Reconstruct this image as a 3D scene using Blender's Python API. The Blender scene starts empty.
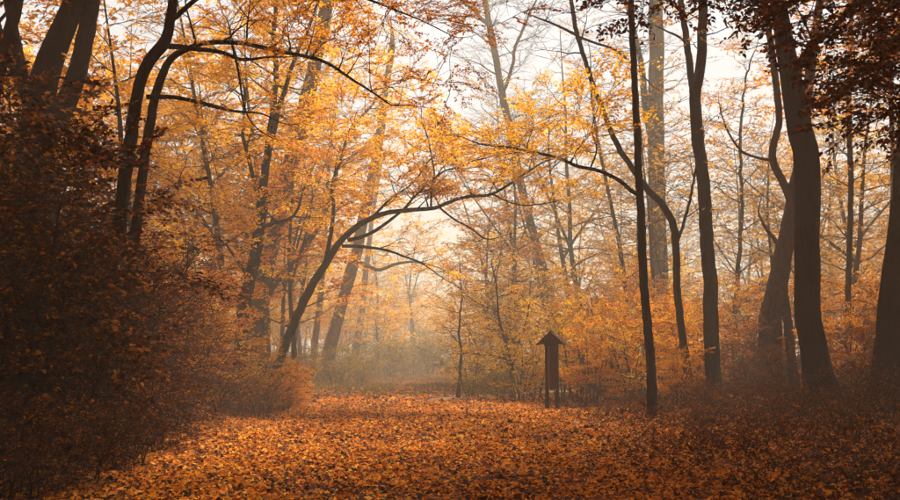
import bpy, math, random
import numpy as np
from mathutils import Matrix

random.seed(11)
RNG = np.random.default_rng(11)
SC = bpy.context.scene
COL = SC.collection

# ------------------------------------------------------------------ camera
F_PX = 875.0                      # focal length in pixels of a 900 px wide picture
CAM_Z = 1.6
PITCH = math.atan(104.0 / F_PX)
cam_data = bpy.data.cameras.new('camera')
cam_data.sensor_width = 36.0
cam_data.lens = 36.0 * F_PX / 900.0
cam_data.clip_start = 0.1
cam_data.clip_end = 2000.0
cam = bpy.data.objects.new('camera', cam_data)
cam.location = (0.0, 0.0, CAM_Z)
cam.rotation_euler = (math.pi / 2 + PITCH, 0.0, 0.0)
COL.objects.link(cam)
SC.camera = cam

# ------------------------------------------------------------------ sky, sun, exposure
SUN_EL, SUN_AZ = math.radians(57.0), math.radians(26.0)   # ahead of the camera, to the right
world = bpy.data.worlds.new('World')
SC.world = world
world.use_nodes = True
wn, wl = world.node_tree.nodes, world.node_tree.links
bg = wn['Background']
sky = wn.new('ShaderNodeTexSky')
sky.sky_type = 'NISHITA'
sky.sun_disc = False
sky.sun_elevation = SUN_EL
sky.sun_rotation = SUN_AZ
sky.dust_density = 6.0
sky.air_density = 1.0
cloud = wn.new('ShaderNodeMix'); cloud.data_type = 'RGBA'     # an even sheet of cloud hides nearly all the blue
cloud.inputs[0].default_value = 0.94
wl.new(sky.outputs[0], cloud.inputs[6])
cloud.inputs[7].default_value = (1.15, 1.2, 1.27, 1.0)
wl.new(cloud.outputs[2], bg.inputs[0])
bg.inputs[1].default_value = 0.1

sun_data = bpy.data.lights.new('sun', 'SUN')
sun_data.energy = 1.5
sun_data.angle = math.radians(14.0)
sun_data.color = (1.0, 0.90, 0.76)
sun = bpy.data.objects.new('sun', sun_data)
sun.rotation_euler = (math.pi / 2 - SUN_EL, 0.0, math.pi - SUN_AZ)
sun.location = (0, 40, 40)
COL.objects.link(sun)

SC.view_settings.view_transform = 'Standard'
SC.view_settings.look = 'None'
SC.view_settings.gamma = 1.0
SC.view_settings.use_curve_mapping = False
SC.view_settings.exposure = 2.87
SC.render.engine = 'CYCLES'
SC.cycles.max_bounces = 6
SC.cycles.diffuse_bounces = 3
SC.cycles.transmission_bounces = 3
SC.cycles.glossy_bounces = 1
SC.cycles.volume_bounces = 1
SC.cycles.use_denoising = True
SC.cycles.use_adaptive_sampling = True
SC.cycles.adaptive_threshold = 0.025
SC.cycles.adaptive_min_samples = 32
SC.cycles.use_fast_gi = False

# ------------------------------------------------------------------ projection of the photograph
_F = np.array([0.0, math.cos(PITCH), math.sin(PITCH)])
_U = np.array([0.0, -math.sin(PITCH), math.cos(PITCH)])
_X = np.array([1.0, 0.0, 0.0])
CAM = np.array([0.0, 0.0, CAM_Z])


def at(px, py, depth):
    d = _F + _X * ((px - 450.0) / F_PX) + _U * ((250.0 - py) / F_PX)
    return CAM + d * (depth / d[1])


def smooth(a, b, x):
    t = np.clip((x - a) / (b - a), 0.0, 1.0)
    return t * t * (3 - 2 * t)


def path_x(y):
    y = np.asarray(y, float)
    return -0.45 - 0.02 * y + 4.0 * smooth(31.5, 39, y) + 16 * smooth(36, 54, y)


def gz(x, y):
    x = np.asarray(x, float); y = np.asarray(y, float)
    off = x - path_x(y)
    z = 0.05 * np.sin(x * 0.7 + y * 0.31) + 0.04 * np.sin(x * 0.23 - y * 0.57 + 1.3)
    z = z * smooth(1.0, 5.0, np.abs(off)) + 0.012 * np.sin(x * 2.1) * np.sin(y * 1.7)
    z = z + 0.55 * smooth(3.5, 9.0, -off) * (1 - smooth(30, 40, y) * (1 - smooth(5, 11, -x))) + 0.25 * smooth(4.5, 10.0, off)     # banks on both sides
    z = z - 0.10 * smooth(27, 34, y) * (1 - smooth(3, 7, np.abs(off)))
    z = z + 0.9 * smooth(44, 110, y) * smooth(6, 20, np.abs(x + 2.0))
    return z


def gz1(x, y):
    return float(gz(np.array([x]), np.array([y]))[0])


# ------------------------------------------------------------------ materials
def new_mat(name):
    m = bpy.data.materials.new(name); m.use_nodes = True
    nt = m.node_tree
    for n in list(nt.nodes):
        nt.nodes.remove(n)
    out = nt.nodes.new('ShaderNodeOutputMaterial')
    return m, nt.nodes, nt.links, out


def ramp_fill(r, stops):
    e = r.color_ramp.elements
    while len(e) > 1:
        e.remove(e[-1])
    e[0].position = stops[0][0]; e[0].color = (*stops[0][1], 1)
    for p, c in stops[1:]:
        k = e.new(p); k.color = (*c, 1)


def leaf_mat(name, stops, trans=0.45, trans_gain=1.25):
    m, n, l, out = new_mat(name)
    geo = n.new('ShaderNodeNewGeometry')
    rp = n.new('ShaderNodeValToRGB'); ramp_fill(rp, stops)
    l.new(geo.outputs['Random Per Island'], rp.inputs[0])
    pr = n.new('ShaderNodeBsdfPrincipled')
    pr.inputs['Roughness'].default_value = 0.6
    pr.inputs['Specular IOR Level'].default_value = 0.04
    l.new(rp.outputs[0], pr.inputs['Base Color'])
    gain = n.new('ShaderNodeMix'); gain.data_type = 'RGBA'; gain.blend_type = 'MULTIPLY'
    gain.inputs[0].default_value = 1.0
    gain.inputs[7].default_value = (trans_gain, trans_gain * 0.97, trans_gain * 0.8, 1)
    l.new(rp.outputs[0], gain.inputs[6])
    tr = n.new('ShaderNodeBsdfTranslucent')
    l.new(gain.outputs[2], tr.inputs[0])
    mx = n.new('ShaderNodeMixShader'); mx.inputs[0].default_value = trans
    l.new(pr.outputs[0], mx.inputs[1]); l.new(tr.outputs[0], mx.inputs[2])
    l.new(mx.outputs[0], out.inputs[0])
    return m


def bark_mat(name, dark, light, moss=None, scale=1.0):
    m, n, l, out = new_mat(name)
    tc = n.new('ShaderNodeNewGeometry')
    mp = n.new('ShaderNodeMapping'); mp.inputs['Scale'].default_value = (16 * scale, 16 * scale, 3.2 * scale)
    l.new(tc.outputs['Position'], mp.inputs[0])
    nz = n.new('ShaderNodeTexNoise'); nz.inputs['Scale'].default_value = 1.0
    nz.inputs['Detail'].default_value = 6.0; nz.inputs['Roughness'].default_value = 0.65
    l.new(mp.outputs[0], nz.inputs['Vector'])
    rp = n.new('ShaderNodeValToRGB'); ramp_fill(rp, [(0.40, dark), (0.60, light)])
    l.new(nz.outputs[0], rp.inputs[0])
    col = rp.outputs[0]
    if moss:
        n2 = n.new('ShaderNodeTexNoise'); n2.inputs['Scale'].default_value = 1.1; n2.inputs['Detail'].default_value = 4.0
        l.new(tc.outputs['Position'], n2.inputs['Vector'])
        r2 = n.new('ShaderNodeValToRGB'); ramp_fill(r2, [(0.5, (0, 0, 0)), (0.68, (0.75, 0.75, 0.75))])
        l.new(n2.outputs[0], r2.inputs[0])
        mm = n.new('ShaderNodeMix'); mm.data_type = 'RGBA'
        l.new(r2.outputs[0], mm.inputs[0]); l.new(col, mm.inputs[6]); mm.inputs[7].default_value = (*moss, 1)
        col = mm.outputs[2]
    bp = n.new('ShaderNodeBump'); bp.inputs['Strength'].default_value = 1.0; bp.inputs['Distance'].default_value = 0.09
    l.new(nz.outputs[0], bp.inputs['Height'])
    pr = n.new('ShaderNodeBsdfPrincipled'); pr.inputs['Roughness'].default_value = 0.9
    pr.inputs['Specular IOR Level'].default_value = 0.04
    l.new(col, pr.inputs['Base Color']); l.new(bp.outputs[0], pr.inputs['Normal'])
    l.new(pr.outputs[0], out.inputs[0])
    return m


BARK_DARK = bark_mat('bark_dark', (0.007, 0.003, 0.0035), (0.038, 0.016, 0.017), (0.032, 0.021, 0.013))
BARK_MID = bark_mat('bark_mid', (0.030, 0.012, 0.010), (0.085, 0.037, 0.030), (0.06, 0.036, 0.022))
BARK_MISTED = bark_mat('bark_misted', (0.09, 0.045, 0.026), (0.21, 0.115, 0.07), (0.13, 0.09, 0.045))  # far trunks: mist fade put into a lighter bark colour
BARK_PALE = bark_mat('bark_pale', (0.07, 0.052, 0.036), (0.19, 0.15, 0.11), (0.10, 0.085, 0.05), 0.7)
TWIG = bark_mat('twig_bark', (0.014, 0.006, 0.006), (0.05, 0.021, 0.018))

GOLD = leaf_mat('leaf_gold', [(0.0, (0.40, 0.12, 0.008)), (0.15, (0.82, 0.34, 0.008)), (0.55, (0.93, 0.49, 0.010)), (0.88, (0.94, 0.60, 0.03)), (1.0, (0.50, 0.16, 0.010))], 0.5, 1.08)
ORANGE = leaf_mat('leaf_orange', [(0.0, (0.20, 0.045, 0.006)), (0.2, (0.62, 0.19, 0.008)), (0.6, (0.84, 0.33, 0.010)), (0.9, (0.90, 0.44, 0.02)), (1.0, (0.30, 0.07, 0.01))])
RUST = leaf_mat('leaf_rust', [(0.0, (0.05, 0.014, 0.008)), (0.4, (0.16, 0.042, 0.010)), (0.75, (0.32, 0.085, 0.012)), (1.0, (0.55, 0.17, 0.018))], 0.4, 1.1)
BROWN = leaf_mat('leaf_shaded_brown', [(0.0, (0.022, 0.009, 0.007)), (0.5, (0.065, 0.020, 0.009)), (0.8, (0.20, 0.055, 0.010)), (1.0, (0.58, 0.19, 0.015))], 0.35, 1.0)  # brown leaves darkened: shade of the left bushes put into the colour
YELLOW = leaf_mat('leaf_yellow', [(0.0, (0.34, 0.15, 0.022)), (0.4, (0.62, 0.31, 0.04)), (0.8, (0.74, 0.42, 0.07)), (1.0, (0.45, 0.20, 0.03))])
OLIVE = leaf_mat('leaf_olive', [(0.0, (0.10, 0.065, 0.015)), (0.4, (0.24, 0.17, 0.025)), (0.75, (0.38, 0.24, 0.03)), (1.0, (0.5, 0.24, 0.03))])
MAROON = leaf_mat('leaf_maroon', [(0.0, (0.035, 0.009, 0.008)), (0.5, (0.10, 0.022, 0.011)), (0.85, (0.26, 0.055, 0.012)), (1.0, (0.45, 0.12, 0.015))], 0.4, 1.1)
LITTER = leaf_mat('leaf_litter', [(0.0, (0.020, 0.007, 0.008)), (0.20, (0.05, 0.013, 0.009)), (0.32, (0.32, 0.058, 0.008)), (0.48, (0.74, 0.19, 0.008)), (0.76, (0.92, 0.35, 0.012)), (0.95, (0.88, 0.44, 0.06)), (1.0, (0.12, 0.04, 0.02))], 0.2, 1.1)
GRASS = leaf_mat('grass_blades', [(0.0, (0.10, 0.072, 0.016)), (0.5, (0.19, 0.14, 0.026)), (1.0, (0.36, 0.21, 0.04))], 0.35)


def ground_mat():
    m, n, l, out = new_mat('forest_floor')
    tc = n.new('ShaderNodeNewGeometry')
    vo = n.new('ShaderNodeTexVoronoi'); vo.inputs['Scale'].default_value = 11.0; vo.inputs['Randomness'].default_value = 1.0
    l.new(tc.outputs['Position'], vo.inputs['Vector'])
    sep = n.new('ShaderNodeSeparateColor'); l.new(vo.outputs['Color'], sep.inputs[0])
    rp = n.new('ShaderNodeValToRGB')
    ramp_fill(rp, [(0.0, (0.022, 0.009, 0.008)), (0.35, (0.06, 0.018, 0.010)), (0.6, (0.17, 0.045, 0.010)), (0.8, (0.34, 0.10, 0.012)), (1.0, (0.52, 0.20, 0.03))])
    l.new(sep.outputs[0], rp.inputs[0])
    nz = n.new('ShaderNodeTexNoise'); nz.inputs['Scale'].default_value = 0.35; nz.inputs['Detail'].default_value = 5.0
    l.new(tc.outputs['Position'], nz.inputs['Vector'])
    r2 = n.new('ShaderNodeValToRGB'); ramp_fill(r2, [(0.42, (0, 0, 0)), (0.62, (0.8, 0.8, 0.8))])
    l.new(nz.outputs[0], r2.inputs[0])
    mx = n.new('ShaderNodeMix'); mx.data_type = 'RGBA'
    l.new(r2.outputs[0], mx.inputs[0]); l.new(rp.outputs[0], mx.inputs[6]); mx.inputs[7].default_value = (0.035, 0.015, 0.011, 1)
    bp = n.new('ShaderNodeBump'); bp.inputs['Strength'].default_value = 1.0; bp.inputs['Distance'].default_value = 0.06
    l.new(sep.outputs[1], bp.inputs['Height'])
    pr = n.new('ShaderNodeBsdfPrincipled'); pr.inputs['Roughness'].default_value = 0.9
    pr.inputs['Specular IOR Level'].default_value = 0.05
    l.new(mx.outputs[2], pr.inputs['Base Color']); l.new(bp.outputs[0], pr.inputs['Normal'])
    l.new(pr.outputs[0], out.inputs[0])
    return m


def simple_noise_mat(name, c0, c1, scale, stretch=(1, 1, 1), rough=0.85, bump=0.3, obj_space=False):
    m, n, l, out = new_mat(name)
    if obj_space:
        tc = n.new('ShaderNodeTexCoord'); src = tc.outputs['Object']
    else:
        tc = n.new('ShaderNodeNewGeometry'); src = tc.outputs['Position']
    mp = n.new('ShaderNodeMapping'); mp.inputs['Scale'].default_value = stretch
    l.new(src, mp.inputs[0])
    nz = n.new('ShaderNodeTexNoise'); nz.inputs['Scale'].default_value = scale; nz.inputs['Detail'].default_value = 5.0
    l.new(mp.outputs[0], nz.inputs['Vector'])
    rp = n.new('ShaderNodeValToRGB'); ramp_fill(rp, [(0.3, c0), (0.7, c1)])
    l.new(nz.outputs[0], rp.inputs[0])
    bp = n.new('ShaderNodeBump'); bp.inputs['Strength'].default_value = bump; bp.inputs['Distance'].default_value = 0.02
    l.new(nz.outputs[0], bp.inputs['Height'])
    pr = n.new('ShaderNodeBsdfPrincipled'); pr.inputs['Roughness'].default_value = rough
    pr.inputs['Specular IOR Level'].default_value = 0.05
    l.new(rp.outputs[0], pr.inputs['Base Color']); l.new(bp.outputs[0], pr.inputs['Normal'])
    l.new(pr.outputs[0], out.inputs[0])
    return m


# ------------------------------------------------------------------ mesh helpers
def mesh_from(name, V, faces, mat, smooth_shade=False):
    """faces: int array (n, 3) or (n, 4)"""
    me = bpy.data.meshes.new(name)
    V = np.asarray(V, np.float32); faces = np.asarray(faces, np.int32)
    k = faces.shape[1]; nf = len(faces)
    me.vertices.add(len(V)); me.vertices.foreach_set('co', V.ravel())
    me.loops.add(nf * k); me.loops.foreach_set('vertex_index', faces.ravel())
    me.polygons.add(nf)
    me.polygons.foreach_set('loop_start', np.arange(0, nf * k, k, dtype=np.int32))
    if smooth_shade:
        me.polygons.foreach_set('use_smooth', np.ones(nf, bool))
    me.materials.append(mat)
    me.update(calc_edges=True)
    return me


def link(name, data, parent=None, loc=None):
    o = bpy.data.objects.new(name, data)
    COL.objects.link(o)
    if parent is not None:
        o.parent = parent
    if loc is not None:
        o.location = loc
    return o


def tag(o, label=None, cat=None, group=None, kind=None):
    if label: o['label'] = label
    if cat: o['category'] = cat
    if group: o['group'] = group
    if kind: o['kind'] = kind
    return o


class Tubes:
    def __init__(self):
        self.V, self.Q, self.n = [], [], 0

    def add(self, P, R, k=6, rough=0.0, flare=0.0):
        P = np.asarray(P, float); R = np.asarray(R, float)
        T = np.gradient(P, axis=0)
        T /= np.linalg.norm(T, axis=1, keepdims=True) + 1e-9
        mt = T.mean(0)
        ref = np.eye(3)[np.argmin(np.abs(mt))]
        A = np.cross(T, ref); A /= np.linalg.norm(A, axis=1, keepdims=True) + 1e-9
        B = np.cross(T, A)
        th = np.arange(k) * (2 * math.pi / k)
        rr = np.repeat(R[:, None], k, 1)
        if rough > 0:
            s = np.cumsum(np.r_[0, np.linalg.norm(np.diff(P, axis=0), axis=1)])[:, None]
            ph = RNG.uniform(0, 6.28, 6)
            rr = rr * (1 + rough * (np.sin(2 * th + ph[0] + s * 0.9) + 0.7 * np.sin(3 * th + ph[1] - s * 1.7)
                                    + 0.5 * np.sin(5 * th + ph[2] + s * 2.3) + 0.45 * np.sin(s * 1.9 + ph[3]))
                       + rough * 0.5 * RNG.normal(size=rr.shape)
                       + (rough * 0.7 * np.sin(9 * th + ph[5] + 1.5 * np.sin(s * 0.8 + ph[4])) if k > 20 else 0.0))
            if flare > 0:
                rr = rr * (1 + flare * np.exp(-s / 0.45) * (0.65 + 0.5 * np.sin(4 * th + ph[4]) + 0.25 * np.sin(7 * th + ph[5])))
        V = P[:, None, :] + rr[:, :, None] * (np.cos(th)[None, :, None] * A[:, None, :] + np.sin(th)[None, :, None] * B[:, None, :])
        n = len(P)
        i = np.arange(n - 1)[:, None] * k
        j = np.arange(k)[None, :]; j2 = (j + 1) % k
        Q = np.stack([i + j, i + j2, i + k + j2, i + k + j], -1).reshape(-1, 4)
        self.V.append(V.reshape(-1, 3)); self.Q.append(Q + self.n); self.n += n * k

    def add_raw(self, V, Q):
        self.V.append(V); self.Q.append(Q + self.n); self.n += len(V)

    def mesh(self, name, mat, origin=(0, 0, 0)):
        V = np.concatenate(self.V) - np.asarray(origin)
        return mesh_from(name, V, np.concatenate(self.Q), mat, True)


class Leaves:
    def __init__(self):
        self.V, self.T, self.n = [], [], 0

    def add_raw(self, V, T):
        self.V.append(V); self.T.append(T + self.n); self.n += len(V)

    def mesh(self, name, mat, origin=(0, 0, 0)):
        V = np.concatenate(self.V) - np.asarray(origin)
        return mesh_from(name, V, np.concatenate(self.T), mat, False)


def leaf_quads(P, D, N, L, W, fold=0.25):
    """folded two-triangle leaves: base P, direction D, normal N, length L, width W"""
    D = D / (np.linalg.norm(D, axis=1, keepdims=True) + 1e-9)
    S = np.cross(D, N); S /= np.linalg.norm(S, axis=1, keepdims=True) + 1e-9
    N = np.cross(S, D)
    L = L[:, None]; W = W[:, None]
    m = P + D * L * 0.45 + N * (W * fold)
    V = np.stack([P, m - S * W * 0.5, P + D * L, m + S * W * 0.5], 1).reshape(-1, 3)
    b = np.arange(len(P))[:, None] * 4
    T = np.stack([b + np.array([[0, 1, 2]]), b + np.array([[0, 2, 3]])], 1).reshape(-1, 3)
    return V, T


def leaf_full(P, D, N, L, W, fold=0.2):
    """four-triangle pointed leaf for foliage close to the camera"""
    D = D / (np.linalg.norm(D, axis=1, keepdims=True) + 1e-9)
    S = np.cross(D, N); S /= np.linalg.norm(S, axis=1, keepdims=True) + 1e-9
    N = np.cross(S, D)
    L = L[:, None]; W = W[:, None]
    up = N * (W * fold)
    V = np.stack([P, P + D * L * 0.28 - S * W * 0.46 + up, P + D * L * 0.66 - S * W * 0.36 + up, P + D * L - up,
                  P + D * L * 0.66 + S * W * 0.36 + up, P + D * L * 0.28 + S * W * 0.46 + up], 1).reshape(-1, 3)
    b = np.arange(len(P))[:, None] * 6
    tris = np.array([[0, 1, 2], [0, 2, 3], [0, 3, 4], [0, 4, 5]])
    T = (b[:, None, :] + tris[None, :, :]).reshape(-1, 3)
    return V, T


# ------------------------------------------------------------------ twig sprays: small templates placed many times
def make_spray(rng, leafy=1.0, leaf=0.085, side=4, droop=0.12, full=False, flat=0.35):
    """a twig about one metre long, along +x, spread in the xy plane"""
    tw = Tubes()
    n = 5
    t = np.linspace(0, 1, n)
    P = np.stack([t, 0.10 * np.cumsum(rng.normal(0, 0.35, n)), -droop * t * t + 0.04 * rng.normal(0, 1, n)], 1)
    P[0] = 0
    tw.add(P, np.array([0.011, 0.009, 0.007, 0.005, 0.002]), 3)
    lines = [P]
    for s in range(side):
        u = 0.15 + 0.75 * (s + rng.uniform(0.1, 0.9)) / side
        b = np.array([np.interp(u, t, P[:, c]) for c in range(3)])
        a = (1 if s % 2 else -1) * rng.uniform(0.6, 1.1)
        ln = rng.uniform(0.28, 0.55) * (1.1 - 0.5 * u)
        e = b + ln * np.array([math.cos(a), math.sin(a), rng.uniform(-0.35, 0.25)])
        mid = (b + e) / 2 + rng.normal(0, 0.03, 3)
        Q = np.array([b, mid, e])
        tw.add(Q, np.array([0.006, 0.0045, 0.002]), 3)
        lines.append(Q)
    LP, LD = [], []
    for Q in lines:
        seg = np.linalg.norm(np.diff(Q, axis=0), axis=1); S = np.r_[0, np.cumsum(seg)]
        s = 0.06 if Q is not P else 0.2
        sgn = 1
        while s < S[-1] + 0.01:
            if rng.uniform() < leafy:
                p = np.array([np.interp(s, S, Q[:, c]) for c in range(3)])
                tg = Q[-1] - Q[0]; tg /= np.linalg.norm(tg)
                a = sgn * rng.uniform(0.5, 1.2)
                d = np.array([tg[0] * math.cos(a) - tg[1] * math.sin(a), tg[0] * math.sin(a) + tg[1] * math.cos(a), rng.uniform(-0.5, 0.15)])
                LP.append(p + rng.normal(0, 0.012, 3)); LD.append(d)
            sgn = -sgn
            s += leaf * rng.uniform(0.32, 0.62)
    out_t = (np.concatenate(tw.V), np.concatenate(tw.Q))
    if LP:
        LP, LD = np.array(LP), np.array(LD)
        N = np.array([0, 0, 1.0]) + rng.normal(0, flat, (len(LP), 3))
        L = leaf * rng.uniform(0.65, 1.25, len(LP)); W = L * rng.uniform(0.5, 0.75, len(LP))
        out_l = (leaf_full if full else leaf_quads)(LP, LD, N, L, W)
    else:
        out_l = None
    return out_t, out_l


_srng = np.random.default_rng(5)
SPRAYS = {
    'full': [make_spray(_srng, 0.95, 0.115, 5) for _ in range(10)],
    'half': [make_spray(_srng, 0.55, 0.10, 4) for _ in range(10)],
    'sparse': [make_spray(_srng, 0.25, 0.095, 4) for _ in range(10)],
    'bare': [make_spray(_srng, 0.0, 0.09, 4, droop=-0.12) for _ in range(8)],
    'near': [make_spray(_srng, 0.85, 0.085, 5, full=True, flat=0.5) for _ in range(10)],
    'bush': [make_spray(_srng, 0.8, 0.125, 4, full=True, flat=0.6) for _ in range(10)],
    'low': [make_spray(_srng, 0.75, 0.12, 2, flat=0.6) for _ in range(10)],
    'nearbig': [make_spray(_srng, 0.75, 0.13, 4, droop=0.3, full=True, flat=0.7) for _ in range(8)],
    'canopy': [make_spray(_srng, 1.0, 0.13, 3, flat=0.5) for _ in range(8)],
    'fardense': [make_spray(_srng, 0.8, 0.15, 3) for _ in range(8)],
    'farsparse': [make_spray(_srng, 0.35, 0.14, 3) for _ in range(8)],
}


def place_sprays(tubes, leaves, kind, O, D, scale, rng, roll=0.35, keep_leaf=1.0, twigs=True):
    """O (n,3) origins, D (n,3) directions, scale (n,)"""
    O = np.asarray(O, float); D = np.asarray(D, float); scale = np.asarray(scale, float)
    if len(O) == 0:
        return
    D = D / (np.linalg.norm(D, axis=1, keepdims=True) + 1e-9)
    up = np.array([0, 0, 1.0]) + rng.normal(0, roll, (len(O), 3))
    Y = np.cross(up, D); Y /= np.linalg.norm(Y, axis=1, keepdims=True) + 1e-9
    Z = np.cross(D, Y)
    M = np.stack([D, Y, Z], 1) * scale[:, None, None]
    lib = SPRAYS[kind]
    pick = rng.integers(0, len(lib), len(O))
    bare = rng.uniform(size=len(O)) > keep_leaf
    for k, (tw, lf) in enumerate(lib):
        idx = np.where(pick == k)[0]
        if len(idx) == 0:
            continue
        Vt, Qt = tw
        if twigs:
            W = np.einsum('vi,nij->nvj', Vt, M[idx]) + O[idx][:, None, :]
            Q = (Qt[None] + (np.arange(len(idx)) * len(Vt))[:, None, None]).reshape(-1, 4)
            tubes.add_raw(W.reshape(-1, 3), Q)
        idl = idx[~bare[idx]]
        if lf is not None and len(idl):
            Vl, Tl = lf
            W = np.einsum('vi,nij->nvj', Vl, M[idl]) + O[idl][:, None, :]
            T = (Tl[None] + (np.arange(len(idl)) * len(Vl))[:, None, None]).reshape(-1, 3)
            leaves.add_raw(W.reshape(-1, 3), T)


def wander(p, d, length, n, rng, jitter=0.18, lift=0.0):
    d = d / np.linalg.norm(d)
    P = [np.array(p, float)]
    st = length / (n - 1)
    for i in range(n - 1):
        d = d + rng.normal(0, jitter, 3) + np.array([0, 0, lift])
        d /= np.linalg.norm(d)
        P.append(P[-1] + d * st)
    return np.array(P)


def resample(P, W, step):
    """Catmull-Rom through P, sampled about every step metres"""
    P = np.asarray(P, float); W = np.asarray(W, float)
    Pe = np.vstack([2 * P[0] - P[1], P, 2 * P[-1] - P[-2]])
    We = np.r_[W[0], W, W[-1]]
    oP, oW = [], []
    for i in range(1, len(Pe) - 2):
        p0, p1, p2, p3 = Pe[i - 1], Pe[i], Pe[i + 1], Pe[i + 2]
        m = max(2, int(np.linalg.norm(p2 - p1) / step))
        t = np.linspace(0, 1, m, endpoint=False)[:, None]
        oP.append(0.5 * (2 * p1 + (p2 - p0) * t + (2 * p0 - 5 * p1 + 4 * p2 - p3) * t ** 2 + (3 * p1 - p0 - 3 * p2 + p3) * t ** 3))
        oW.append(np.interp(t[:, 0], [0, 1], [We[i], We[i + 1]]))
    oP.append(P[-1:]); oW.append(W[-1:])
    return np.vstack(oP), np.concatenate(oW)


def ramify(P, R, tubes, leaves, rng, kind, t0=0.3, per_m=1.6, L1=2.2, rise=0.35, sub=4, L2=0.9,
           spray_scale=(0.6, 1.1), spray_gap=0.4, keep_leaf=1.0, bias=None, roll=0.35, taper=0.6, wob=0.16, sink=None, twigs=True):
    """side branches, their twigs and the leaf sprays along a stem"""
    seg = np.linalg.norm(np.diff(P, axis=0), axis=1); S = np.r_[0, np.cumsum(seg)]
    tot = S[-1]
    O, D, SCL = [], [], []
    nb = max(1, int(per_m * tot * (1 - t0)))
    az = rng.uniform(0, 6.28)
    for b in range(nb):
        u = t0 + (1 - t0) * (b + rng.uniform(0, 1)) / nb
        s = u * tot
        p = np.array([np.interp(s, S, P[:, c]) for c in range(3)])
        q = np.array([np.interp(min(s + 0.1, tot), S, P[:, c]) for c in range(3)])
        tg = q - p
        tg = tg / (np.linalg.norm(tg) + 1e-9) if np.linalg.norm(tg) > 1e-6 else np.array([0, 0, 1.0])
        r = float(np.interp(s, S, R))
        az += 2.4 + rng.normal(0, 0.5)
        d = np.array([math.cos(az), math.sin(az), rise + rng.normal(0, 0.25)])
        if bias is not None:
            d = d + np.asarray(bias) * rng.uniform(0.3, 1.0)
        d = d - tg * np.dot(d, tg) * 0.6 + tg * 0.25
        ln = L1 * rng.uniform(0.5, 1.15) * (1 - taper * (u - t0) / (1 - t0 + 1e-6))
        B = wander(p, d, ln, 6, rng, wob, 0.02)
        if sink is not None:
            tubes = Tubes(); sink.append(tubes); O, D, SCL = [], [], []
        r0 = min(r * 0.55, 0.012 + 0.013 * ln)
        tubes.add(B, np.linspace(r0, 0.005, 6), 5 if r0 > 0.03 else 4)
        for c in range(sub):
            v = 0.2 + 0.8 * (c + rng.uniform(0, 1)) / sub
            x = v * 5; i = min(4, int(x)); f = x - i
            p2 = B[i] * (1 - f) + B[i + 1] * f
            dd = B[i + 1] - B[i]; dd /= np.linalg.norm(dd)
            sd = np.cross(dd, [0, 0, 1.0]); sd /= np.linalg.norm(sd) + 1e-6
            d2 = dd * 0.7 + sd * (1 if c % 2 else -1) * rng.uniform(0.5, 1.1) + np.array([0, 0, rng.normal(0.05, 0.2)])
            l2 = L2 * rng.uniform(0.5, 1.2)
            C = wander(p2, d2, l2, 4, rng, 0.15, 0.0)
            tubes.add(C, np.linspace(min(r0 * 0.5, 0.014), 0.004, 4), 3)
            m = max(1, int(l2 / spray_gap))
            for k in range(m):
                w = (k + rng.uniform(0.2, 1.0)) / m
                x = w * 3; i2 = min(2, int(x)); f = x - i2
                O.append(C[i2] * (1 - f) + C[i2 + 1] * f)
                e = C[i2 + 1] - C[i2]; e /= np.linalg.norm(e)
                s2 = np.cross(e, [0, 0, 1.0])
                D.append(e * 0.8 + s2 * (1 if k % 2 else -1) * rng.uniform(0.2, 0.9) + np.array([0, 0, rng.normal(0, 0.15)]))
                SCL.append(rng.uniform(*spray_scale))
        O.append(B[-1]); D.append(B[-1] - B[-2]); SCL.append(rng.uniform(*spray_scale))
        if sink is not None:
            place_sprays(tubes, leaves, kind, O, D, SCL, rng, roll, keep_leaf, twigs)
    if sink is None:
        place_sprays(tubes, leaves, kind, O, D, SCL, rng, roll, keep_leaf, twigs)


# ------------------------------------------------------------------ the ground
def build_ground():
    # fine near the camera, coarser outward; one sheet
    def axis(lo, hi, fine_lo, fine_hi, fine, grow):
        a = list(np.arange(fine_lo, fine_hi + 1e-6, fine))
        s = fine; v = fine_hi
        while v < hi:
            s *= grow; v = min(v + s, hi); a.append(v)
        s = fine; v = fine_lo; pre = []
        while v > lo:
            s *= grow; v = max(v - s, lo); pre.append(v)
        return np.array(pre[::-1] + a)
    xs = axis(-260, 260, -14, 14, 0.35, 1.22)
    ys = axis(-60, 420, 2, 46, 0.35, 1.22)
    X, Y = np.meshgrid(xs, ys)
    Z = gz(X, Y) + 0.02 * RNG.normal(size=X.shape) * (np.abs(X) < 15) * (Y < 50)
    V = np.stack([X, Y, Z], -1).reshape(-1, 3)
    nx, ny = len(xs), len(ys)
    i = np.arange(ny - 1)[:, None] * nx; j = np.arange(nx - 1)[None, :]
    Q = np.stack([i + j, i + j + 1, i + nx + j + 1, i + nx + j], -1).reshape(-1, 4)
    g = link('ground', mesh_from('ground', V, Q, ground_mat(), True))
    tag(g, 'leaf-strewn forest floor with low banks on both sides', 'ground', kind='structure')


build_ground()


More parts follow.
